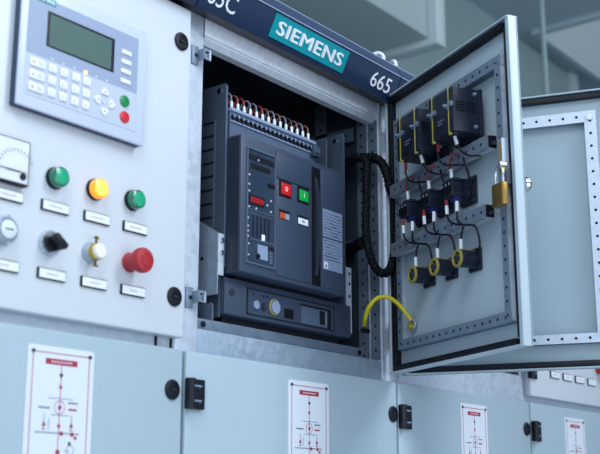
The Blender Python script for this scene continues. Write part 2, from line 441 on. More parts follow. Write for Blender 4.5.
# ------------------------------------------------------------------ blue sign strips over the doors
TILT = math.atan2(.035, .072)
def sgn_M(x, z):    # a point on the leaning front face
    return T3(x, -.011-(z-2.146)*.4861-.0004, z) @ Matrix.Rotation(TILT, 4, 'X')
def sign(x0, x1, label, words, logo=None):
    t = thing('header_sign', label, 'sign', ((x0+x1)/2, 0, 2.14))
    b = B()
    b.prism([(.0195, 2.1665), (.0, 2.161), (-.009, 2.158), (-.0155, 2.1565), (-.0405, 2.207), (-.0405, 2.2095), (-.026, 2.2365), (-.022, 2.2385), (.0195, 2.2385)], x0, x1, 'navy', 'x')
    o = b.build('sign_body', t)
    b = B().prism([(-.040, 2.2095), (-.0416, 2.2075), (-.0422, 2.2095), (-.0268, 2.238), (-.0225, 2.2405), (-.0222, 2.239), (-.0256, 2.237)], x0, x1, 'navy_lit', 'x')
    b.box(x0, x1, -.0425, -.0415, 2.2075, 2.2092, 'navy_edge').box(x0, x1, -.0272, -.0262, 2.237, 2.2385, 'navy_edge')
    b.build('top_trim', t)
    B().prism([(.0185, 2.1645), (.0185, 2.1665), (-.0085, 2.1582), (-.0158, 2.1572), (-.0168, 2.155), (-.009, 2.1562)], x0, x1, 'navy_shaded', 'x').build('shaded_underside', t)
    for s, x, w in words:
        B().text(s, .04, sgn_M(x, 2.182), 'white', bold=.0, width=w, height=.031).build('lettering', t)
    if logo:
        lx0, lx1 = logo; cx = (lx0+lx1)/2
        M = sgn_M(cx, 2.184)
        p = B().box(-(lx1-lx0)/2, (lx1-lx0)/2, -.0012, .0003, -.022, .022, 'teal', M=M).build('logo_plate', t)
        q = B()
        for k, (dx, dz) in enumerate(((-.0013, 0), (-.0007, 0), (0, 0), (.0007, 0), (.0013, 0), (0, .0005), (0, -.0005))): q.text('SIEMENS', .04, M @ T3(dx, -.0016-.00012*k, dz), 'white', width=.198, height=.0245, space=1.06)
        q.build('logo_lettering', p)
    return t
sign(.66, 1.249, 'dark blue sign strip above the pale control door, cut by the frame', [('665', 1.19, .069)])
sign(1.2515, 1.8455, 'dark blue sign strip above the breaker compartment with teal SIEMENS plate', [('65C', 1.302, .07), ('665', 1.7875, .069)], (1.434, 1.6615))
sign(1.8485, 2.45, 'dark blue sign strip running on behind the top of the open instrument door', [('65C', 1.897, .07)])
sign(2.452, 3.05, 'dark blue sign strip above the farthest cabinet, hidden behind the doors', [('665', 2.99, .069)])
# eyebolts
for i, (x, lab) in enumerate(((1.884, 'steel lifting eye on the cabinet top, the nearer of two above the 665 lettering'), (1.944, 'steel lifting eye on the cabinet top, the farther of two past the 665 lettering'))):
    t = thing('lifting_eye', lab, 'eyebolt', (x, .042, 2.2))
    B().torus((x, .042, 2.284), (1, .5-1.0*i, 0), .0125, .0045, 'white_matte').build('ring', t)
    B().lathe([(.014, 2.2), (.014, 2.21), (.007, 2.214), (.006, 2.276)], (x, .042, 0), (0, 0, 1), 'white_matte').build('shank', t)

# ------------------------------------------------------------------ air circuit breaker
def breaker():
    t = thing('circuit_breaker', 'dark grey air circuit breaker with red and green buttons in the open middle cabinet', 'circuit breaker', (1.557, .15, 1.6415))
    b = B()
    b.box(1.3755, 1.676, -.011, .04, 1.724, 1.9665, 'breaker_grey', bev=.003)
    b.box(1.38, 1.672, .04, .3, 1.72, 1.99, 'breaker_dark').box(1.3745, 1.3757, -.007, .04, 1.728, 1.9625, 'breaker_dark')  # thin dark sheet on the left flank paints that side's shade
    b.text('3 W L', .007, T3(1.4, -.0112, 1.9555), 'breaker_light', width=.022, height=.006)
    b.build('housing', t)
    # control unit
    u = B(); fr = 'breaker_light'
    u.box(1.388, 1.467, -.0145, -.0105, 1.741, 1.7435, fr).box(1.388, 1.467, -.0145, -.0105, 1.9435, 1.946, fr).box(1.388, 1.3905, -.0145, -.0105, 1.7435, 1.9435, fr).box(1.4645, 1.467, -.0145, -.0105, 1.7435, 1.9435, fr)
    u.box(1.3905, 1.4645, -.0118, -.0105, 1.7435, 1.9435, 'glass_dark')
    s = u; y0, y1 = -.0125, -.0117
    s.box(1.392, 1.463, y0, y1, 1.925, 1.935, 'black').box(1.4, 1.452, y0-.0002, y1, 1.91, 1.919, 'black')
    s.box(1.392, 1.463, y0, y1, 1.8355, 1.8365, fr).box(1.392, 1.463, y0, y1, 1.829, 1.83, fr).box(1.4, 1.463, y0, y1, 1.784, 1.7855, fr)
    s.box(1.446, 1.463, y0-.002, y1, 1.886, 1.892, 'black')
    for i in range(5): s.box(1.406+i*.0105, 1.4085+i*.0105, y0, y1, 1.79, 1.827, 'black')
    uo = u.build('trip_unit', t)
    s = B().box(1.396, 1.4365, y0-.0003, y1, 1.845, 1.8625, 'black')
    s.text('8888', .012, T3(1.4165, y0-.0006, 1.854), 'red_led', width=.034, height=.010); s.build('red_display', uo)
    s = B()
    for x, z in ((1.42, 1.928), (1.42, 1.914), (1.396, 1.897), (1.396, 1.88), (1.396, 1.868), (1.396, 1.84), (1.415, 1.84), (1.455, 1.842), (1.445, 1.852), (1.455, 1.862), (1.394, 1.82), (1.394, 1.806), (1.394, 1.797), (1.394, 1.788), (1.396, 1.775), (1.396, 1.756)):
        s.disc((x, y1, z), (0, -1, 0), .0018, 'led_off', .001)
    s.build('indicator', uo)
    s = B().box(1.43, 1.4385, y0-.0004, y1, 1.7865, 1.797, 'white')
    s.box(1.42, 1.447, y0, y1, 1.753, 1.778, 'label_blue').box(1.447, 1.462, y0-.001, y1, 1.772, 1.779, 'black').disc((1.421, y1, 1.757), (0, -1, 0), .005, 'black', .002)
    for k in range(6): s.box(1.452, 1.46, y0, y1, 1.75+k*.004, 1.7515+k*.004, 'text_grey')
    s.build('sticker', uo)
    # middle cover with grooves
    c = B(); c.box(1.471, 1.5725, -.0123, -.0105, 1.7325, 1.9072, 'breaker_grey', bev=.0006).box(1.471, 1.5725, -.0123, -.0105, 1.9095, 1.957, 'breaker_grey', bev=.0006).box(1.4695, 1.5745, -.0112, -.0105, 1.7315, 1.958, 'breaker_dark')
    c.build('front_cover', t)
    for nm, x0, x1, z0, z1, m, s_, lab in (('off_button', 1.478, 1.511, 1.878, 1.9085, 'red_lit', 'O', 'red off button'), ('on_button', 1.5305, 1.563, 1.878, 1.9075, 'green_lit', 'I', 'green on button')):
        q = B().box(x0-.001, x1+.001, -.0128, -.012, z0-.001, z1+.001, 'black').box(x0+.004, x1-.003, -.0155, -.0128, z0+.003, z1-.006, m, bev=.0008)
        q.text(s_, .01, T3((x0+x1)/2, -.0158, (z0+z1)/2-.001), 'white', height=.009)
        q.build(nm, t)['label'] = lab
    q = B().box(1.477, 1.509, -.0128, -.012, 1.836, 1.853, 'black').box(1.479, 1.495, -.0132, -.0128, 1.837, 1.8475, 'flag_orange').box(1.495, 1.5065, -.0132, -.0128, 1.837, 1.8475, 'label_blue')
    q.build('status_window', t)
    q = B().box(1.5305, 1.563, -.0128, -.012, 1.836, 1.853, 'black').box(1.532, 1.5615, -.0132, -.0128, 1.837, 1.8485, 'white_matte').text('OK', .006, T3(1.547, -.0134, 1.843), 'text_grey', height=.004)
    q.build('ready_window', t)
    q = B().box(1.5755, 1.6, -.0118, -.0105, 1.7315, 1.955, 'black_matte')
    q.build('handle_slot', t)
    q = B().prism([(-.0118, 1.75), (-.016, 1.77), (-.0185, 1.83), (-.0175, 1.9), (-.0118, 1.935)], 1.583, 1.5915, 'breaker_dark', 'x')
    q.build('charging_handle', t)
    c = B().box(1.603, 1.674, -.0122, -.0105, 1.7315, 1.957, 'breaker_grey', bev=.0006); c.build('side_cover', t)
    q = B().box(1.6075, 1.6685, -.0128, -.0121, 1.828, 1.881, 'label_blue').box(1.6075, 1.6685, -.0128, -.0121, 1.766, 1.825, 'label_blue')
    for z0, z1 in ((1.832, 1.878), (1.785, 1.822)):
        z = z0
        while z < z1:
            x = 1.61
            while x < 1.662:
                w = random.uniform(.005, .016); q.box(x, min(x+w, 1.666), -.0131, -.0127, z, z+.0018, 'text_grey' if random.random() < .6 else 'text_dark'); x += w+.002
            z += .0058
    q.box(1.61, 1.622, -.0131, -.0127, 1.768, 1.78, 'white').prism([(1.612, 1.770), (1.620, 1.770), (1.616, 1.778)], -.0134, -.013, 'text_grey')
    q.build('rating_plate', t)
    # terminal strip with leads
    s = B().box(1.381, 1.629, .018, .036, 2.0165, 2.0225, 'label_blue', bev=.0006).box(1.381, 1.628, .0215, .04, 1.966, 2.0165, 'breaker_light')
    for i in range(20):
        x = 1.3845+i*.01245
        s.box(x, x+.0062, .0165, .0225, 2.0, 2.009, 'black').box(x+.0014, x+.0046, .016, .0225, 2.005, 2.0105, 'label_blue')
    s.box(1.381, 1.628, .019, .0222, 1.9965, 1.9995, 'label_blue')
    s.box(1.612, 1.632, .01, .03, 1.99, 2.012, 'breaker_grey', bev=.001).disc((1.622, .01, 2.0), (0, -1, 0), .005, 'chrome', .003)
    st = s.build('terminal_strip', t)
    cols = ['text_grey', 'wire_orange', 'wire_red', 'text_grey', 'text_grey', 'wire_red', 'wire_orange', 'text_grey', 'wire_orange', 'text_grey', 'text_dark', 'wire_orange', 'text_grey', 'wire_orange']
    for i in range(14):
        x = 1.391+i*.0172
        q = B().lathe([(.0027, 0), (.0027, .013), (.002, .015)], (x, .027, 2.0225), (0, 0, 1), 'white_matte')
        q.tube([(x, .027, 2.036), (x+.001, .03, 2.049), (x+.002, .04, 2.056), (x+.003, .052, 2.05), (x+.004, .058, 2.03), (x+.004, .06, 2.0)], .0016, cols[i], 8, 4)
        q.build('control_lead', st)
    # cradle side plates
    p = B().prism([(.021, 1.735), (.021, 2.06), (.024, 2.064), (.3, 2.064), (.3, 1.65), (.03, 1.65), (.03, 1.735)], 1.3695, 1.3735, 'plate_grey', 'x').box(1.3694, 1.3736, .0203, .0212, 1.735, 2.06, 'breaker_light')  # pale strip paints the highlight along the plate's front edge
    for k in range(9):
        z = 1.995-k*.0245
        p.box(1.3685, 1.3697, .047, .2, z, z+.003, 'black')
    p.box(1.3685, 1.3697, .044, .046, 1.79, 2.0, 'breaker_light').lathe([(.0045, 0), (.0045, .003)], (1.3695, .035, 2.052), (-1, 0, 0), 'chrome', 12).lathe([(.002, 0), (.002, .002)], (1.3695, .08, 2.03), (-1, 0, 0), 'chrome', 12)
    p.box(1.3675, 1.3697, .083, .087, 1.967, 1.98, 'chrome')
    p.build('side_plate', t)
    p = B().prism([(.021, 1.7185), (.021, 2.062), (.024, 2.066), (.3, 2.066), (.3, 1.65), (.05, 1.65), (.05, 1.7185)], 1.7215, 1.7265, 'plate_grey', 'x')
    p.lathe([(.0045, 0), (.0045, .003)], (1.7215, .04, 2.052), (-1, 0, 0), 'chrome', 12)
    p.build('side_plate', t)
    p = B().prism([(.03, 1.968), (.03, 2.042), (.033, 2.046), (.2, 2.046), (.2, 1.968)], 1.6765, 1.6805, 'plate_grey', 'x')
    p.build('inner_plate', t)
    # galvanised side brackets
    p = B().prism([(.02, 1.686), (.02, 1.7905), (.08, 1.827), (.2, 1.827), (.2, 1.682)], 1.354, 1.356, 'galv_panel', 'x')
    p.box(1.356, 1.3695, .02, .022, 1.719, 1.7905, 'galv')
    for z in (1.779, 1.7575): p.lathe([(.0048, 0), (.0048, .002), (.003, .0035)], (1.3635, .02, z), (0, -1, 0), 'chrome', 14)
    p.lathe([(.0035, 0), (.0035, .0005)], (1.354, .055, 1.75), (-1, 0, 0), 'hole', 12).lathe([(.0035, 0), (.0035, .002)], (1.354, .07, 1.80), (-1, 0, 0), 'chrome', 12).lathe([(.0035, 0), (.0035, .002)], (1.354, .07, 1.71), (-1, 0, 0), 'chrome', 12)
    p.prism([(.03, 1.6415), (.03, 1.668), (.033, 1.672), (.08, 1.672), (.08, 1.6415)], 1.354, 1.357, 'galv_dark', 'x')
    p.build('side_bracket', t)
    p = B().box(1.7265, 1.758, .03, .032, 1.668, 1.797, 'galv')
    for z in (1.785, 1.765, 1.74): p.disc((1.751, .03, z), (0, -1, 0), .003, 'hole')
    p.build('side_bracket', t)
    # draw-out carriage front
    c = B().box(1.3735, 1.7415, .02, .3, 1.6555, 1.7185, 'breaker_grey', bev=.0025).box(1.39, 1.725, .04, .25, 1.6415, 1.6555, 'black')
    c.box(1.4, 1.66, .022, .05, 1.7185, 1.7245, 'black_matte')
    for x in (1.391, 1.719): c.lathe([(.0065, 0), (.0065, .001), (.0055, .0025), (.002, .0025)], (x, .02, 1.6935), (0, -1, 0), 'device_mid', 18)
    co = c.build('carriage', t)
    q = B()
    for x0, x1, z0, z1 in ((1.43, 1.685, 1.7065, 1.7085), (1.43, 1.685, 1.662, 1.664), (1.43, 1.432, 1.662, 1.7085), (1.683, 1.685, 1.662, 1.7085)): q.box(x0, x1, .0185, .0203, z0, z1, 'black')
    q.box(1.432, 1.683, .0193, .0203, 1.664, 1.7065, 'breaker_grey')
    q.box(1.58, 1.674, .0185, .0195, 1.6975, 1.701, 'black').box(1.664, 1.674, .0185, .0195, 1.664, 1.6975, 'black').box(1.582, 1.662, .0186, .0195, 1.666, 1.697, 'breaker_light')
    q.box(1.638, 1.654, .0176, .0187, 1.67, 1.695, 'black').box(1.6545, 1.656, .017, .0187, 1.67, 1.695, 'label_blue')
    q.box(1.533, 1.559, .0184, .0195, 1.6685, 1.686, 'black_matte')
    q.disc((1.447, .0193, 1.699), (0, -1, 0), .0022, 'device_mid', .001).disc((1.475, .0193, 1.699), (0, -1, 0), .002, 'black', .001).disc((1.485, .0193, 1.699), (0, -1, 0), .002, 'black', .001)
    q.build('control_recess', co)
    B().lathe([(.0075, 0), (.0075, .003), (.0045, .003), (.0045, .002), (.002, .002)], (1.454, .0195, 1.681), (0, -1, 0), 'label_blue', 20).build('key_lock', co)
    B().lathe([(.0075, 0), (.0075, .002), (.005, .002), (.005, .0035), (.002, .0035)], (1.476, .0195, 1.6805), (0, -1, 0), 'breaker_dark', 20).build('key_lock', co)
    B().lathe([(.0148, 0), (.0148, .0025), (.0128, .0035), (.0128, .001)], (1.504, .0195, 1.6835), (0, -1, 0), 'ring_yellow', 26).disc((1.505, .018, 1.6835), (0, -1, 0), .0118, 'label_blue', .003, 24).build('crank_socket', co)
    return t
brk = breaker()
dup(brk, (.597, 0, 0), 'grey air circuit breaker in the next cabinet, only its foot seen under the door')

# ------------------------------------------------------------------ cable looms
def loom(pts, r, name, label):
    t = thing(name, label, 'cable', pts[0])
    B().tube(pts, r, 'black_matte', 10, 8).build('cable_core', t)
    P = spline([Vector(p) for p in pts], 40); L = 0; hel = []; up = None
    for i, p in enumerate(P):
        if i: L += (P[i]-P[i-1]).length
        d = (P[min(i+1, len(P)-1)]-P[max(i-1, 0)]).normalized()
        if up is None: up = d.orthogonal().normalized()
        up = (up-d*up.dot(d)).normalized(); sd = d.cross(up); a = L/.009*2*PI
        hel.append(p+(up*math.cos(a)+sd*math.sin(a))*(r+.0002))
    B().tube(hel, .0015, 'rubber', 6, 0).build('spiral_wrap', t)
    return t
loom([(1.835, .3, 2.1), (1.835, .2, 2.055), (1.825, .1, 2.045), (1.812, .03, 2.039), (1.808, -.002, 2.029), (1.816, -.012, 2.015), (1.819, -.02, 1.99), (1.826, -.02, 1.968), (1.838, -.022, 1.955)], .0088, 'cable_loom', 'thick black spiral wrapped cable arching out of the cabinet to the door hinge side')
loom([(1.81, .12, 2.03), (1.795, .04, 2.036), (1.786, .01, 2.022), (1.773, .0, 1.99), (1.771, 0, 1.94), (1.768, 0, 1.873), (1.762, -.01, 1.828), (1.778, -.012, 1.798), (1.8, -.016, 1.788), (1.819, -.02, 1.798), (1.833, -.022, 1.83), (1.84, -.024, 1.884), (1.844, -.026, 1.935), (1.843, -.028, 1.99)], .0078, 'cable_loom', 'black spiral wrapped cable hanging in a long U loop beside the right post')
# black horizontal bundles inside
t = thing('cable_bundle', 'upper black cable bundle running back inside the open compartment beside the breaker', 'cable', (1.8, .1, 2.03))
B().tube([(1.80, .06, 2.03), (1.815, .12, 2.035), (1.82, .3, 2.03), (1.80, .5, 2.02)], .012, 'black_matte').build('cable', t)
t = thing('cable_bundle', 'lower black cable bundle running back inside the open compartment beside the breaker', 'cable', (1.8, .1, 1.86))
B().tube([(1.772, .012, 1.85), (1.79, .06, 1.845), (1.812, .15, 1.85), (1.82, .3, 1.85), (1.8, .5, 1.84)], .012, 'black_matte').tube([(1.79, .05, 1.835), (1.81, .15, 1.825), (1.82, .3, 1.82)], .008, 'black_matte').build('cable', t)
# earth cable
t = thing('earth_cable', 'yellow green earthing cable arching from the cabinet post to the open door', 'cable', (1.785, .02, 1.68))
gp = [(1.785, .02, 1.685), (1.766, .004, 1.696), (1.760, -.01, 1.716), (1.7705, -.022, 1.733), (1.782, -.036, 1.736), (1.794, -.05, 1.726), (1.803, -.063, 1.708), (1.811, -.073, 1.69)]
b = B().tube(gp, .0043, 'gnd_yellow', 12, 8)
b.build('sleeve', t)
B().tube([Vector(p)+Vector((.001, .0026, .0034)) for p in gp], .0018, 'gnd_green', 8, 8).build('green_stripe', t)
b = B().box(1.779, 1.797, .014, .024, 1.672, 1.679, 'black').lathe([(.005, 0), (.005, .012)], (1.785, .02, 1.672), (0, 0, 1), 'device_mid', 10)
b.build('lug', t)
b = B().torus((1.813, -.076, 1.682), (-.879, .477, 0), .008, .003, 'steel').lathe([(.0065, 0), (.0065, .008), (.003, .011)], (1.815, -.074, 1.679), (-.879, .477, 0), 'gold', 10)
b.build('lug', t)

# ------------------------------------------------------------------ devices on the open door (door frame: x along door, -y inward, z up)
def tbox():
    x0, x1, y0, y1, z0, z1 = .287, .371, -.078, -.02, 1.98, 2.062
    t = thing('relay_box', 'black vented box with yellow edge strips on the door, the one toward the free edge', 'box', (.33, -.02, 1.98), D1)
    B().box(x0, x1, y0, y1, z0, z1, 'device', bev=.002).build('case', t)
    B().box(x0-.001, x1+.002, y1-.004, y1+.004, z0-.002, z1+.002, 'device', bev=.002).build('base_plate', t)
    b = B()
    for k in range(4):
        z = 2.017+k*.0052
        for a, c in ((-.072, -.053), (-.05, -.03)): b.box(x1-.0005, x1+.0006, a, c, z, z+.0028, 'black_matte')
    b.build('vent', t)
    for i, x in enumerate((.301, .357)):
        q = B().box(x-.0008, x+.0008, y0-.0016, y0+.001, z0-.002, z1+.003, 'yellow', bev=.0003).box(x-.0012, x+.004, y0-.001, y0+.003, z0-.005, z0-.0015, 'yellow')
        q.build('edge_strip', t)
        q = B().lathe([(.0055, 0), (.0055, .003), (.0026, .003), (.0026, .010), (.0018, .011)], (x-.001, y0, 2.028), (0, -1, 0), 'steel_dim', 12).lathe([(.005, 0), (.005, .004)], (x+.010, y0, 2.03), (0, -1, 0), 'steel_dim', 6)
        q.build('terminal_bolt', t)
    for z in (1.991, 2.052):
        q = B().lathe([(.0036, 0), (.0036, .004), (.0024, .006)], (x1-.001, -.033, z), (1, 0, 0), 'steel_dim', 12); q.build('screw', t)
    q = B()
    for k in range(2): q.box(.318, .34-.006*k, y0-.0003, y0, 2.008-k*.006, 2.0105-k*.006, 'text_grey')
    q.build('printed_mark', t)
    # mounting feet onto the rail and the frame
    
    for a in (.30, .346): B().box(a, a+.012, -.02, -.0025, 1.9685, 1.984, 'device').build('mounting_foot', t)
    return t
def shift(o, du, label):
    return dup(o, D1.M.to_3x3() @ Vector((du, 0, 0)), label)
bx = tbox()
shift(bx, -.12, 'black vented box with yellow edge strips on the door, the one next to the hinge')

cu = .299
def socket():
    t = thing('indicator_holder', 'black round device with square flange', 'socket', (cu, -.003, 1.894), D1)
    B().box(cu-.026, cu+.026, -.008, -.0025, 1.868, 1.92, 'device', bev=.0025).build('flange', t)
    for a, c in ((-.02, 1.874), (.02, 1.874), (.02, 1.914), (-.02, 1.914)): B().lathe([(.004, 0), (.004, .003)], (cu+a, -.008, c), (0, -1, 0), 'device_mid', 12).build('flange_screw', t)
    B().lathe([(.024, 0), (.024, .004), (.021, .005), (.021, .008), (.023, .009), (.023, .013), (.020, .014), (.020, .018)], (cu, -.008, 1.894), (0, -1, 0), 'device', 30).build('barrel', t)
    b = B().box(cu-.017, cu+.014, -.052, -.024, 1.879, 1.909, 'device', bev=.004).box(cu-.014, cu+.013, -.045, -.03, 1.91, 1.915, 'device_mid', bev=.001)
    for x in (-.012, 0, .012): b.box(cu+x-.003, cu+x+.003, -.0535, -.0515, 1.883, 1.906, 'black_matte').disc((cu+x, -.0535, 1.901), (0, -1, 0), .0025, 'steel')
    b.build('contact_block', t)
    B().box(cu+.001, cu+.014, -.046, -.03, 1.8695, 1.8795, 'bluepl', bev=.001).build('lamp_terminal', t)
    B().lathe([(.0028, 0), (.0028, .008)], (cu-.01, -.047, 1.869), (0, 0, 1), 'wire_red', 10).build('red_plug', t)
    return t
so = socket()
so['label'] = 'black square flanged lamp socket on the door, the one nearest the padlock'
shift(so, -.08, 'black square flanged lamp socket on the door, middle of the three')
shift(so, -.16, 'black square flanged lamp socket on the door, the one nearest the hinge')
cp = .311
def pot():
    t = thing('rotary_potentiometer', 'potentiometer', 'potentiometer', (cp, -.003, 1.766), D1)
    B().box(cp-.02, cp+.02, -.007, -.0025, 1.745, 1.787, 'device', bev=.002).build('flange', t)
    for a, c in ((-.015, 1.75), (.015, 1.75), (.015, 1.782), (-.015, 1.782)): B().lathe([(.003, 0), (.003, .002)], (cp+a, -.007, c), (0, -1, 0), 'device_mid', 12).build('flange_screw', t)
    B().lathe([(.0155, 0), (.0155, .009), (.0145, .0095), (.0145, .0115), (.0155, .012), (.0155, .02), (.0145, .0205), (.0145, .0225), (.0155, .023), (.0155, .034)], (cp, -.007, 1.766), (0, -1, 0), 'device', 30).build('barrel', t)
    B().torus((cp, -.042, 1.766), (0, 1, 0), .0138, .003, 'ring_yellow').lathe([(.0152, 0), (.0152, .006)], (cp, -.034, 1.766), (0, -1, 0), 'ring_yellow', 28).build('yellow_ring', t)
    b = B().disc((cp, -.0402, 1.766), (0, -1, 0), .0118, 'black', .002).lathe([(.006, 0), (.005, .004)], (cp, -.042, 1.766), (0, -1, 0), 'device_mid', 16)
    for a in range(4): b.disc((cp+.0085*math.cos(a*PI/2+.5), -.042, 1.766+.0085*math.sin(a*PI/2+.5)), (0, -1, 0), .0018, 'ring_yellow', .001, 8)
    for k in (-1, 0, 1): b.box(cp+k*.006-.001, cp+k*.006+.001, -.04, -.009, 1.7805, 1.782, 'ring_yellow')
    b.build('contact_face', t)
    return t
po = pot()
po['label'] = 'black rotary contact barrel with yellow front ring, nearest the free edge of the door'
shift(po, -.08, 'black rotary contact barrel with yellow front ring, middle of the three')
shift(po, -.16, 'black rotary contact barrel with yellow front ring, nearest the hinge side')

where = ('column nearest the padlock', 'middle column', 'column nearest the hinge')
def wire(name, label, path, r=.0019, m='black', sleeve=None):
    t = thing(name, label, 'wire', path[0], D1)
    B().tube(path, r, m, 8, 6).build('insulation', t)
    for a, c, col in (sleeve or []): B().tube([a, c], .0032, col, 10, 0).build('sleeve', t)
    return t
ws = []
def W(u, w, z): return (cu+u, -w, z)
ws.append(wire('lead_wire', 'red lead arching into the socket top, %s', [W(.02, .038, 1.955), W(.011, .044, 1.956), W(.003, .045, 1.944), W(0, .042, 1.925), W(0, .04, 1.914)], m='wire_red', sleeve=[(W(.001, .042, 1.932), W(0, .04, 1.914), 'white')]))
ws.append(wire('lead_wire', 'black lead dropping behind the socket top, %s', [W(.034, .036, 1.945), W(.04, .038, 1.935), W(.044, .034, 1.915), W(.036, .024, 1.895), W(.022, .02, 1.892)]))
ws.append(wire('lead_wire', 'black lead with red and white sleeve below the socket, %s', [W(-.01, .047, 1.872), W(-.009, .047, 1.853), W(-.002, .048, 1.838), W(.018, .048, 1.826), W(.045, .045, 1.819), W(.072, .042, 1.812)], sleeve=[(W(-.01, .047, 1.866), W(-.009, .047, 1.85), 'white'), (W(-.01, .047, 1.876), W(-.01, .047, 1.866), 'wire_red')]))
ws.append(wire('lead_wire', 'black lead with plain white sleeve below the socket, %s', [W(.014, .04, 1.868), W(.016, .042, 1.846), W(.022, .045, 1.832), W(.034, .044, 1.822)], sleeve=[(W(.014, .04, 1.869), W(.016, .042, 1.85), 'white')]))
ws.append(wire('lead_wire', 'white sleeved lead above the yellow ringed barrel, %s', [W(.03, .038, 1.82), W(.024, .038, 1.812), W(.017, .036, 1.798), W(.014, .034, 1.782)], sleeve=[(W(.017, .037, 1.8), W(.014, .035, 1.783), 'white')]))
ws.append(wire('lead_wire', 'black lead curling behind the yellow ringed barrel, %s', [W(.062, .04, 1.815), W(.074, .04, 1.806), W(.074, .036, 1.79), W(.06, .026, 1.78), W(.04, .018, 1.776)]))
for w in ws:
    base = w['label']; w['label'] = base % where[0]
    for k in (1, 2): shift(w, -.08*k, base % where[k])
bw = []
bw.append(wire('lead_wire', 'white sleeved lead curving from under the vented box %s', [(.345, -.06, 1.98), (.349, -.058, 1.965), (.36, -.054, 1.945), (.376, -.048, 1.935), (.39, -.036, 1.933)], sleeve=[((.345, -.06, 1.978), (.349, -.058, 1.962), 'white')]))
bw.append(wire('lead_wire', 'black lead looping from under the vented box %s', [(.29, -.062, 1.975), (.288, -.06, 1.955), (.298, -.055, 1.94), (.32, -.046, 1.934), (.335, -.036, 1.932)], sleeve=[((.29, -.062, 1.982), (.29, -.061, 1.966), 'wire_red')]))
for w in bw:
    base = w['label']; w['label'] = base % 'toward the free edge'
    shift(w, -.12, base % 'next to the hinge')
# padlock
t = thing('padlock', 'brass padlock hanging from the door latch', 'padlock', (.447, -.045, 1.826), D1)
B().box(.4305, .4635, -.05, -.038, 1.826, 1.866, 'brass', bev=.0025, seg=3).build('lock_body', t)
B().tube([(.436, -.044, 1.864), (.436, -.044, 1.88), (.4385, -.044, 1.89), (.447, -.044, 1.895), (.4555, -.044, 1.89), (.458, -.044, 1.88), (.458, -.044, 1.864)], .0027, 'chrome', 12, 6).build('shackle', t)
t.location = D1.M @ Vector((.453, -.045, 1.825))

# ------------------------------------------------------------------ single-line diagram placards
def placard(x, label, zt=1.5575):
    w = .118
    t = thing('diagram_placard', label, 'placard', (x, 0, zt-.27))
    x0, x1, z0 = x-w/2, x+w/2, zt-.27
    b = B(); r = .006; pts = []
    for cx, cz, a in ((x1-r, zt-r, 0), (x0+r, zt-r, 90), (x0+r, z0+r, 180), (x1-r, z0+r, 270)):
        for k in range(5): pts.append((cx+r*math.cos(math.radians(a+k*22.5)), cz+r*math.sin(math.radians(a+k*22.5))))
    b.prism(pts, -.002, -.0002, 'white_matte'); b.build('plate', t)
    y0, y1 = -.0024, -.0019
    q = B(); i = .0085; th = .0011
    q.box(x0+i, x1-i, y0, y1, zt-i-th, zt-i, 'dred').box(x0+i, x1-i, y0, y1, z0+i, z0+i+th, 'dred').box(x0+i, x0+i+th, y0, y1, z0+i, zt-i, 'dred').box(x1-i-th, x1-i, y0, y1, z0+i, zt-i, 'dred')
    q.build('border', t)
    for a in (x0+i, x1-i):
        for c in (zt-i, z0+i): B().disc((a, y1, c), (0, -1, 0), .0026, 'text_dark', .0022).build('rivet', t)
    q = B()
    def ln(xa, za, xb, zb, m='text_grey', th=.0009): q.box(min(xa, xb)-th/2, max(xa, xb)+th/2, y0, y1, min(za, zb)-th/2, max(za, zb)+th/2, m)
    def dot(dx, dz, r, m='dred'): q.disc((x+dx, y1-.0002, zt+dz), (0, -1, 0), r, m, .0007)
    q.box(x-.028, x+.028, y0, y1, zt-.0245, zt-.0165, 'dred')
    for k in range(7): q.box(x-.018+k*.0055, x-.015+k*.0055, y0-.0002, y1, zt-.0215, zt-.0195, 'white')
    ln(x, zt-.0245, x, zt-.25, 'dred')
    dot(0, -.038, .0028, 'text_dark'); dot(0, -.0545, .0026); dot(0, -.082, .003); dot(0, -.142, .0036)
    q.torus((x, y1, zt-.082), (0, 1, 0), .0088, .0006, 'dred', 20, 4); ln(x-.02, zt-.07, x+.022, zt-.07, 'text_grey'); ln(x-.015, zt-.0925, x+.017, zt-.0925, 'text_grey')
    for dx in (-.026, .022):
        ln(x+dx, zt-.092, x+dx, zt-.113); q.prism([(x+dx-.0035, zt-.108), (x+dx+.0035, zt-.108), (x+dx, zt-.101)], y0, y1, 'dred')
        ln(x+dx-.003, zt-.112, x+dx+.003, zt-.112, 'dred')
    ln(x-.036, zt-.0835, x-.018, zt-.0835, 'text_grey', .0022); ln(x+.016, zt-.075, x+.031, zt-.075, 'text_grey', .0022); ln(x+.017, zt-.084, x+.029, zt-.084, 'dred', .0026)
    k = -.04
    while k < .036: ln(x+k, zt-.1165, x+k+.004, zt-.1165, 'text_dark', .0013); k += .0065
    dot(.005, -.117, .003); dot(.024, -.1175, .003); dot(.03, -.122, .0025); dot(.02, -.13, .0025, 'text_dark'); dot(0, -.107, .0026, 'dred')
    ln(x-.018, zt-.098, x-.018, zt-.112, 'text_grey'); ln(x+.012, zt-.14, x+.02, zt-.14, 'text_grey')
    q.torus((x+.022, y1, zt-.139), (0, 1, 0), .0065, .0006, 'text_grey', 18, 4)
    ln(x-.02, zt-.16, x+.02, zt-.16); dot(0, -.175, .003); dot(0, -.2, .003); ln(x-.025, zt-.225, x+.025, zt-.225)
    q.build('wiring_diagram', t)
    return t
p0 = placard(1.013, 'white and red wiring diagram placard on the lower door beneath the emergency stop panel')
for x, l in ((1.578, 'white and red wiring diagram placard on the lower door beneath the circuit breaker'), (2.174, 'white and red wiring diagram placard on the lower door beneath the open instrument door'), (2.698, 'white and red wiring diagram placard on the farthest lower door, partly cut by the frame')):
    dup(p0, (x-1.013, 0, 0), l)

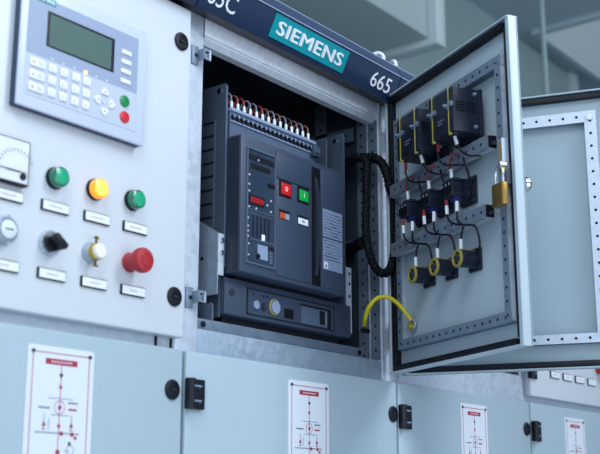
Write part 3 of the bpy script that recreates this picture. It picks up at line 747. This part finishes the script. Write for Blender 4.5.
# ------------------------------------------------------------------ operator panel (keypad display)
t = thing('operator_panel', 'light grey operator panel with small screen and keypad on the control door', 'control panel', (1.017, 0, 1.88))
X0, X1, Z0, Z1 = .8965, 1.1395, 1.8795, 2.0675
B().box(X0+.001, X1-.001, -.012, 0, Z0+.001, Z1-.001, 'hmi_side', bev=.001).build('housing', t)
B().box(X0, X1, -.0165, -.012, Z0, Z1, 'hmi_frame', bev=.0025, seg=3).build('bezel', t)
b = B().box(.908, 1.1205, -.0172, -.0164, 1.9595, 2.0505, 'hmi_top'); b.box(.908, 1.1205, -.0171, -.0164, 1.8985, 1.9595, 'hmi_low')
fo = b.build('front_foil', t)
B().box(.942, 1.071, -.0177, -.017, 1.979, 2.033, 'lcd_dark').box(.946, 1.0645, -.0181, -.0176, 1.9815, 2.029, 'lcd').build('screen', t)
b = B().box(.921, .955, -.0178, -.017, 2.0425, 2.0525, 'teal').text('SIEMENS', .01, T3(.938, -.018, 2.0475), 'white', bold=.0002, width=.029, height=.0055); b.build('logo', t)
for z in (2.0195, 2.004, 1.9885, 1.9725):
    b = B().box(1.0855, 1.1055, -.019, -.017, z-.0035, z+.0035, 'key', bev=.0018); b.build('function_key', t)
for i, x in enumerate((.953, .974, .995, 1.0165, 1.037, 1.058)):
    o = B().disc((x, -.0172, 1.962), (0, -1, 0), .0022 if i != 3 else .0028, 'led_off' if i != 3 else 'amber_led', .0008); o = o.build('status_led', t)
for z in (1.948, 1.9295, 1.911):
    b = B().box(.9145, .942, -.0192, -.017, z-.0065, z+.0065, 'key', bev=.0015).box(.918, .9235, -.0194, -.0191, z-.001, z+.001, 'text_grey').box(.9285, .936, -.0194, -.0191, z-.003, z+.003, 'hmi_frame'); b.build('wide_key', t)
nums = ['7', '8', '9', 'A', '4', '5', '6', 'B', '1', '2', '3', 'C']; k = 0
for z in (1.9485, 1.930, 1.912):
    for x in (.9555, .9765, .9985, 1.0195):
        b = B().box(x-.0072, x+.0072, -.0192, -.017, z-.0065, z+.0065, 'key', bev=.0015).box(x-.004, x-.001, -.0194, -.0191, z-.003, z+.003, 'hmi_frame').box(x-.004, x+.004, -.0194, -.0191, z-.004, z-.003, 'hmi_frame'); b.build('key', t); k += 1
for dx, dz, rot in ((0, .0145, 0), (-.0135, -.0005, 90), (.0135, -.0005, -90), (0, -.0155, 180)):
    M = T3(1.055+dx, -.018, 1.9285+dz) @ Matrix.Rotation(-math.radians(rot), 4, 'Y')
    b = B().prism([(-.0065, -.004), (.0065, -.004), (.0065, .001), (0, .0075), (-.0065, .001)], -.0012, .001, 'key', M=M).prism([(-.002, -.001), (.002, -.001), (0, .002)], -.0015, -.0011, 'text_grey', M=M)
    b.build('arrow_key', t)
B().disc((1.055, -.0172, 1.928), (0, -1, 0), .004, 'hmi_frame', .001).build('ring_mark', t)
B().lathe([(.0092, 0), (.0092, .002), (.0082, .0032), (.004, .0038)], (1.0955, -.0168, 1.9405), (0, -1, 0), 'green_key').build('green_key', t)
B().lathe([(.0092, 0), (.0092, .002), (.0082, .0032), (.004, .0038)], (1.0965, -.0168, 1.9155), (0, -1, 0), 'red_key').build('red_key', t)

# ------------------------------------------------------------------ control door devices
t = thing('ammeter', 'square analogue meter with black bezel at the cropped edge of the control door', 'meter', (.89, 0, 1.768))
b = B().box(.862, .9405, -.012, 0, 1.768, 1.8325, 'black', bev=.002); b.build('case', t)
B().box(.8655, .9375, -.0125, -.0118, 1.771, 1.830, 'white_matte').build('dial', t)
b = B()
for k in range(13):
    a = math.radians(20+k*10); c = (.93, 1.782)
    M = T3(c[0]-.012-.036*math.cos(a)*.9, -.0127, c[1]+.036*math.sin(a)-.002) @ Matrix.Rotation(a-PI/2, 4, 'Y')
    b.box(-.0004, .0004, -.0003, .0003, -.0025, .0025, 'text_dark', M=M)
b.box(.9, .924, -.0128, -.0124, 1.785, 1.7862, 'text_dark'); b.build('scale', t)
B().disc((.929, -.0125, 1.7805), (0, -1, 0), .005, 'black', .002).build('zero_screw', t)
B().box(.868, .934, -.0142, -.0128, 1.7865, 1.7870, 'black').build('pointer', t)

for ob in t.children: ob.location.x = -.01

def lamp(x, z, name, label, m, m2):
    t = thing(name, label, 'indicator lamp', (x, 0, z))
    B().lathe([(.0162, 0), (.0162, .004), (.0155, .006), (.015, .006)], (x, 0, z), (0, -1, 0), 'black').build('bezel_ring', t)
    B().lathe([(.0148, 0), (.0148, .009), (.0142, .0115), (.0125, .0125)], (x, -.004, z), (0, -1, 0), m).build('lens', t)
    B().lathe([(.0118, 0), (.0112, .0012), (.007, .002), (.002, .0023)], (x, -.0162, z), (0, -1, 0), m2).build('lens_cap', t)
    return t
lz = 1.7955
lamp(.984, lz, 'indicator_lamp', 'green indicator lamp on the control door beside the analogue meter', 'green_lens', 'green_lens_in')
lamp(1.059, lz, 'indicator_lamp', 'lit amber indicator lamp between the two green ones', 'amber_lens', 'amber_lens_in')
lamp(1.135, lz, 'indicator_lamp', 'green indicator lamp above the red emergency stop', 'green_lens', 'green_lens_in')

def nameplate(x, z, label, w=.049, h=.0155):
    t = thing('name_plate', label, 'label', (x, 0, z-h/2))
    B().box(x-w/2, x+w/2, -.0035, 0, z-h/2, z+h/2, 'black', bev=.0006).build('holder', t)
    b = B().box(x-w/2+.0018, x+w/2-.0012, -.0042, -.0034, z-h/2+.0016, z+h/2-.0014, 'white')
    b.build('insert', t)
    b = B(); n = random.choice((4, 5, 6)); 
    for k in range(n): b.box(x-n*.0021+k*.0042, x-n*.0021+k*.0042+.003, -.0044, -.0041, z-.0012, z+.0012, 'text_pale')
    b.build('lettering', t); return t
for x, z, l in ((.905, 1.7535, 'white name plate in dark frame beneath the analogue meter'), (.9865, 1.7535, 'white name plate in dark frame beneath the green lamp next to the meter'),
                (1.0645, 1.7535, 'white name plate in dark frame beneath the amber lamp'), (1.142, 1.7535, 'white name plate in dark frame beneath the green lamp over the emergency stop'),
                (.905, 1.6565, 'white name plate in dark frame beneath the silver key switch at the frame edge'), (.9865, 1.6565, 'white name plate in dark frame beneath the black selector switch'),
                (1.0645, 1.6565, 'white name plate in dark frame beneath the brass key switch'), (1.142, 1.6565, 'white name plate in dark frame beneath the red emergency stop')):
    nameplate(x, z, l)
kz = 1.702
t = thing('key_switch', 'silver round key switch at the cropped edge of the control door', 'switch', (.9, 0, kz))
B().lathe([(.0195, 0), (.0195, .003), (.0185, .005), (.018, .012), (.0165, .0135)], (.9, 0, kz+.001), (0, -1, 0), 'steel').build('collar', t)
b = B().lathe([(.0125, 0), (.0125, .002), (.0105, .003)], (.9, -.0135, kz+.001), (0, -1, 0), 'white_matte').torus((.9, -.0135, kz+.001), (0, 1, 0), .0145, .0016, 'chrome').box(.8935, .9065, -.0172, -.0163, kz, kz+.002, 'text_grey'); b.build('barrel', t)
b = B().box(.8995, .9025, -.014, -.01, kz-.021, kz+.021, 'steel'); b.build('tab', t)
t = thing('selector_switch', 'black handled rotary selector switch with chrome ring', 'switch', (.98, 0, kz-.002))
B().lathe([(.0185, 0), (.0185, .005), (.0165, .0085), (.0128, .0085), (.0128, .005)], (.980, 0, kz-.002), (0, -1, 0), 'chrome').build('chrome_ring', t)
b = B().lathe([(.0126, 0), (.0126, .007), (.0115, .009)], (.980, -.004, kz-.002), (0, -1, 0), 'black')
b.box(-.0125, .0125, -.022, 0, -.0045, .0045, 'black', bev=.0015, M=T3(.980, -.008, kz-.002) @ Matrix.Rotation(math.radians(38), 4, 'Y')); b.build('handle', t)
t = thing('key_switch', 'brass ringed key switch with pale face and small tabs', 'switch', (1.056, 0, kz-.002))
B().lathe([(.0155, 0), (.0155, .004), (.0140, .008), (.0125, .010)], (1.056, 0, kz-.002), (0, -1, 0), 'steel').build('collar', t)
B().lathe([(.0120, 0), (.0128, .002), (.0128, .006), (.0115, .008)], (1.056, -.010, kz-.002), (0, -1, 0), 'gold').build('brass_ring', t)
B().lathe([(.0112, 0), (.0112, .007), (.0098, .0085)], (1.056, -.016, kz-.002), (0, -1, 0), 'ivory').build('barrel', t)
b = B()
for s in (1, -1): b.box(1.0548, 1.0575, -.014, -.011, kz-.002+s*.012 if s > 0 else kz-.0225, kz+.0215 if s > 0 else kz-.014, 'brass').box(1.0515, 1.061, -.014, -.0118, kz-.002+s*.0205-.0012, kz-.002+s*.0205+.0012, 'brass')
b.build('tab', t)
def estop(x, z, label):
    t = thing('emergency_stop', label, 'emergency stop', (x, 0, z))
    B().lathe([(.015, 0), (.015, .0035), (.0135, .005)], (x, 0, z), (0, -1, 0), 'red_btn').build('collar', t)
    B().lathe([(.0138, .004), (.0130, .018), (.0145, .0205), (.0184, .0225), (.0192, .0255), (.019, .0315), (.017, .0345), (.011, .0358), (.004, .0363)], (x, 0, z), (0, -1, 0), 'red_btn', 36).build('mushroom_cap', t)
    b = B().torus((x, -.0362, z), (0, 1, 0), .009, .0005, 'red_btn', 24, 6); b.build('arrow_ring', t)
    return t
estop(1.1345, 1.699, 'red mushroom emergency stop button on the pale control door')
estop(2.868, 1.7, 'small red emergency stop button on the farthest cabinet, under the plain door')
for x, l in ((2.595, 'first and nearest small white plate on the farthest cabinet, under the plain door'), (2.668, 'second small white plate on the farthest cabinet, under the plain door'), (2.742, 'third small white plate on the farthest cabinet, under the plain door'), (2.82, 'fourth small white plate on the farthest cabinet, below the small red button')):
    nameplate(x, 1.6585, l, .05, .018)

# ------------------------------------------------------------------ lights
def area(name, loc, tgt, size, power, col, sy=None):
    l = bpy.data.lights.new(name, 'AREA'); l.energy = power; l.color = col; l.size = size
    if sy: l.shape = 'RECTANGLE'; l.size_y = sy
    o = bpy.data.objects.new(name, l); COL.objects.link(o); o.location = loc
    o.rotation_euler = (Vector(tgt)-Vector(loc)).to_track_quat('-Z', 'Y').to_euler(); return o
area('ceiling_light_near', (1.9, -2.2, 3.7), (1.2, 0, 1.75), .8, 62, (.84, .92, 1), 1.8)
area('ceiling_light_mid', (-.3, -1.1, 3.9), (1.5, 0, 1.8), 1.0, 40, (.84, .93, 1), 1.6)
area('front_fill', (1.2, -3.4, 1.3), (1.5, 0, 1.9), 2.2, 30, (.86, .93, 1))  # added frontal fill, brightens the lintel and front faces
area('left_fill', (-2.2, -2.6, 2.2), (1.4, 0, 1.8), 2.2, 36, (.8, .9, 1))  # added soft fill from camera left, not an actual window
area('ceiling_light_far', (5.2, -.6, 4.1), (5.4, 1.2, 2), 1.4, 30, (.84, .95, 1))
w = bpy.data.worlds.new('World'); SC.world = w; w.use_nodes = True
bg = w.node_tree.nodes['Background']; bg.inputs[0].default_value = (.62, .78, 1, 1); bg.inputs[1].default_value = .62

# ------------------------------------------------------------------ camera
cam = bpy.data.cameras.new('Camera'); co = bpy.data.objects.new('Camera', cam); COL.objects.link(co)
cam.sensor_width = 36; cam.lens = 1110/600*36; cam.clip_start = .05; cam.clip_end = 100
co.location = (0, -1.2, 1.35)
fw = Vector((.76827851, .59322736, .24047752))
co.rotation_euler = fw.to_track_quat('-Z', 'Y').to_euler()
cam.dof.use_dof = True; cam.dof.focus_distance = 2.15; cam.dof.aperture_fstop = 5.6
SC.camera = co
SC.view_settings.view_transform = 'Standard'
SC.view_settings.look = 'None'
SC.view_settings.exposure = 0
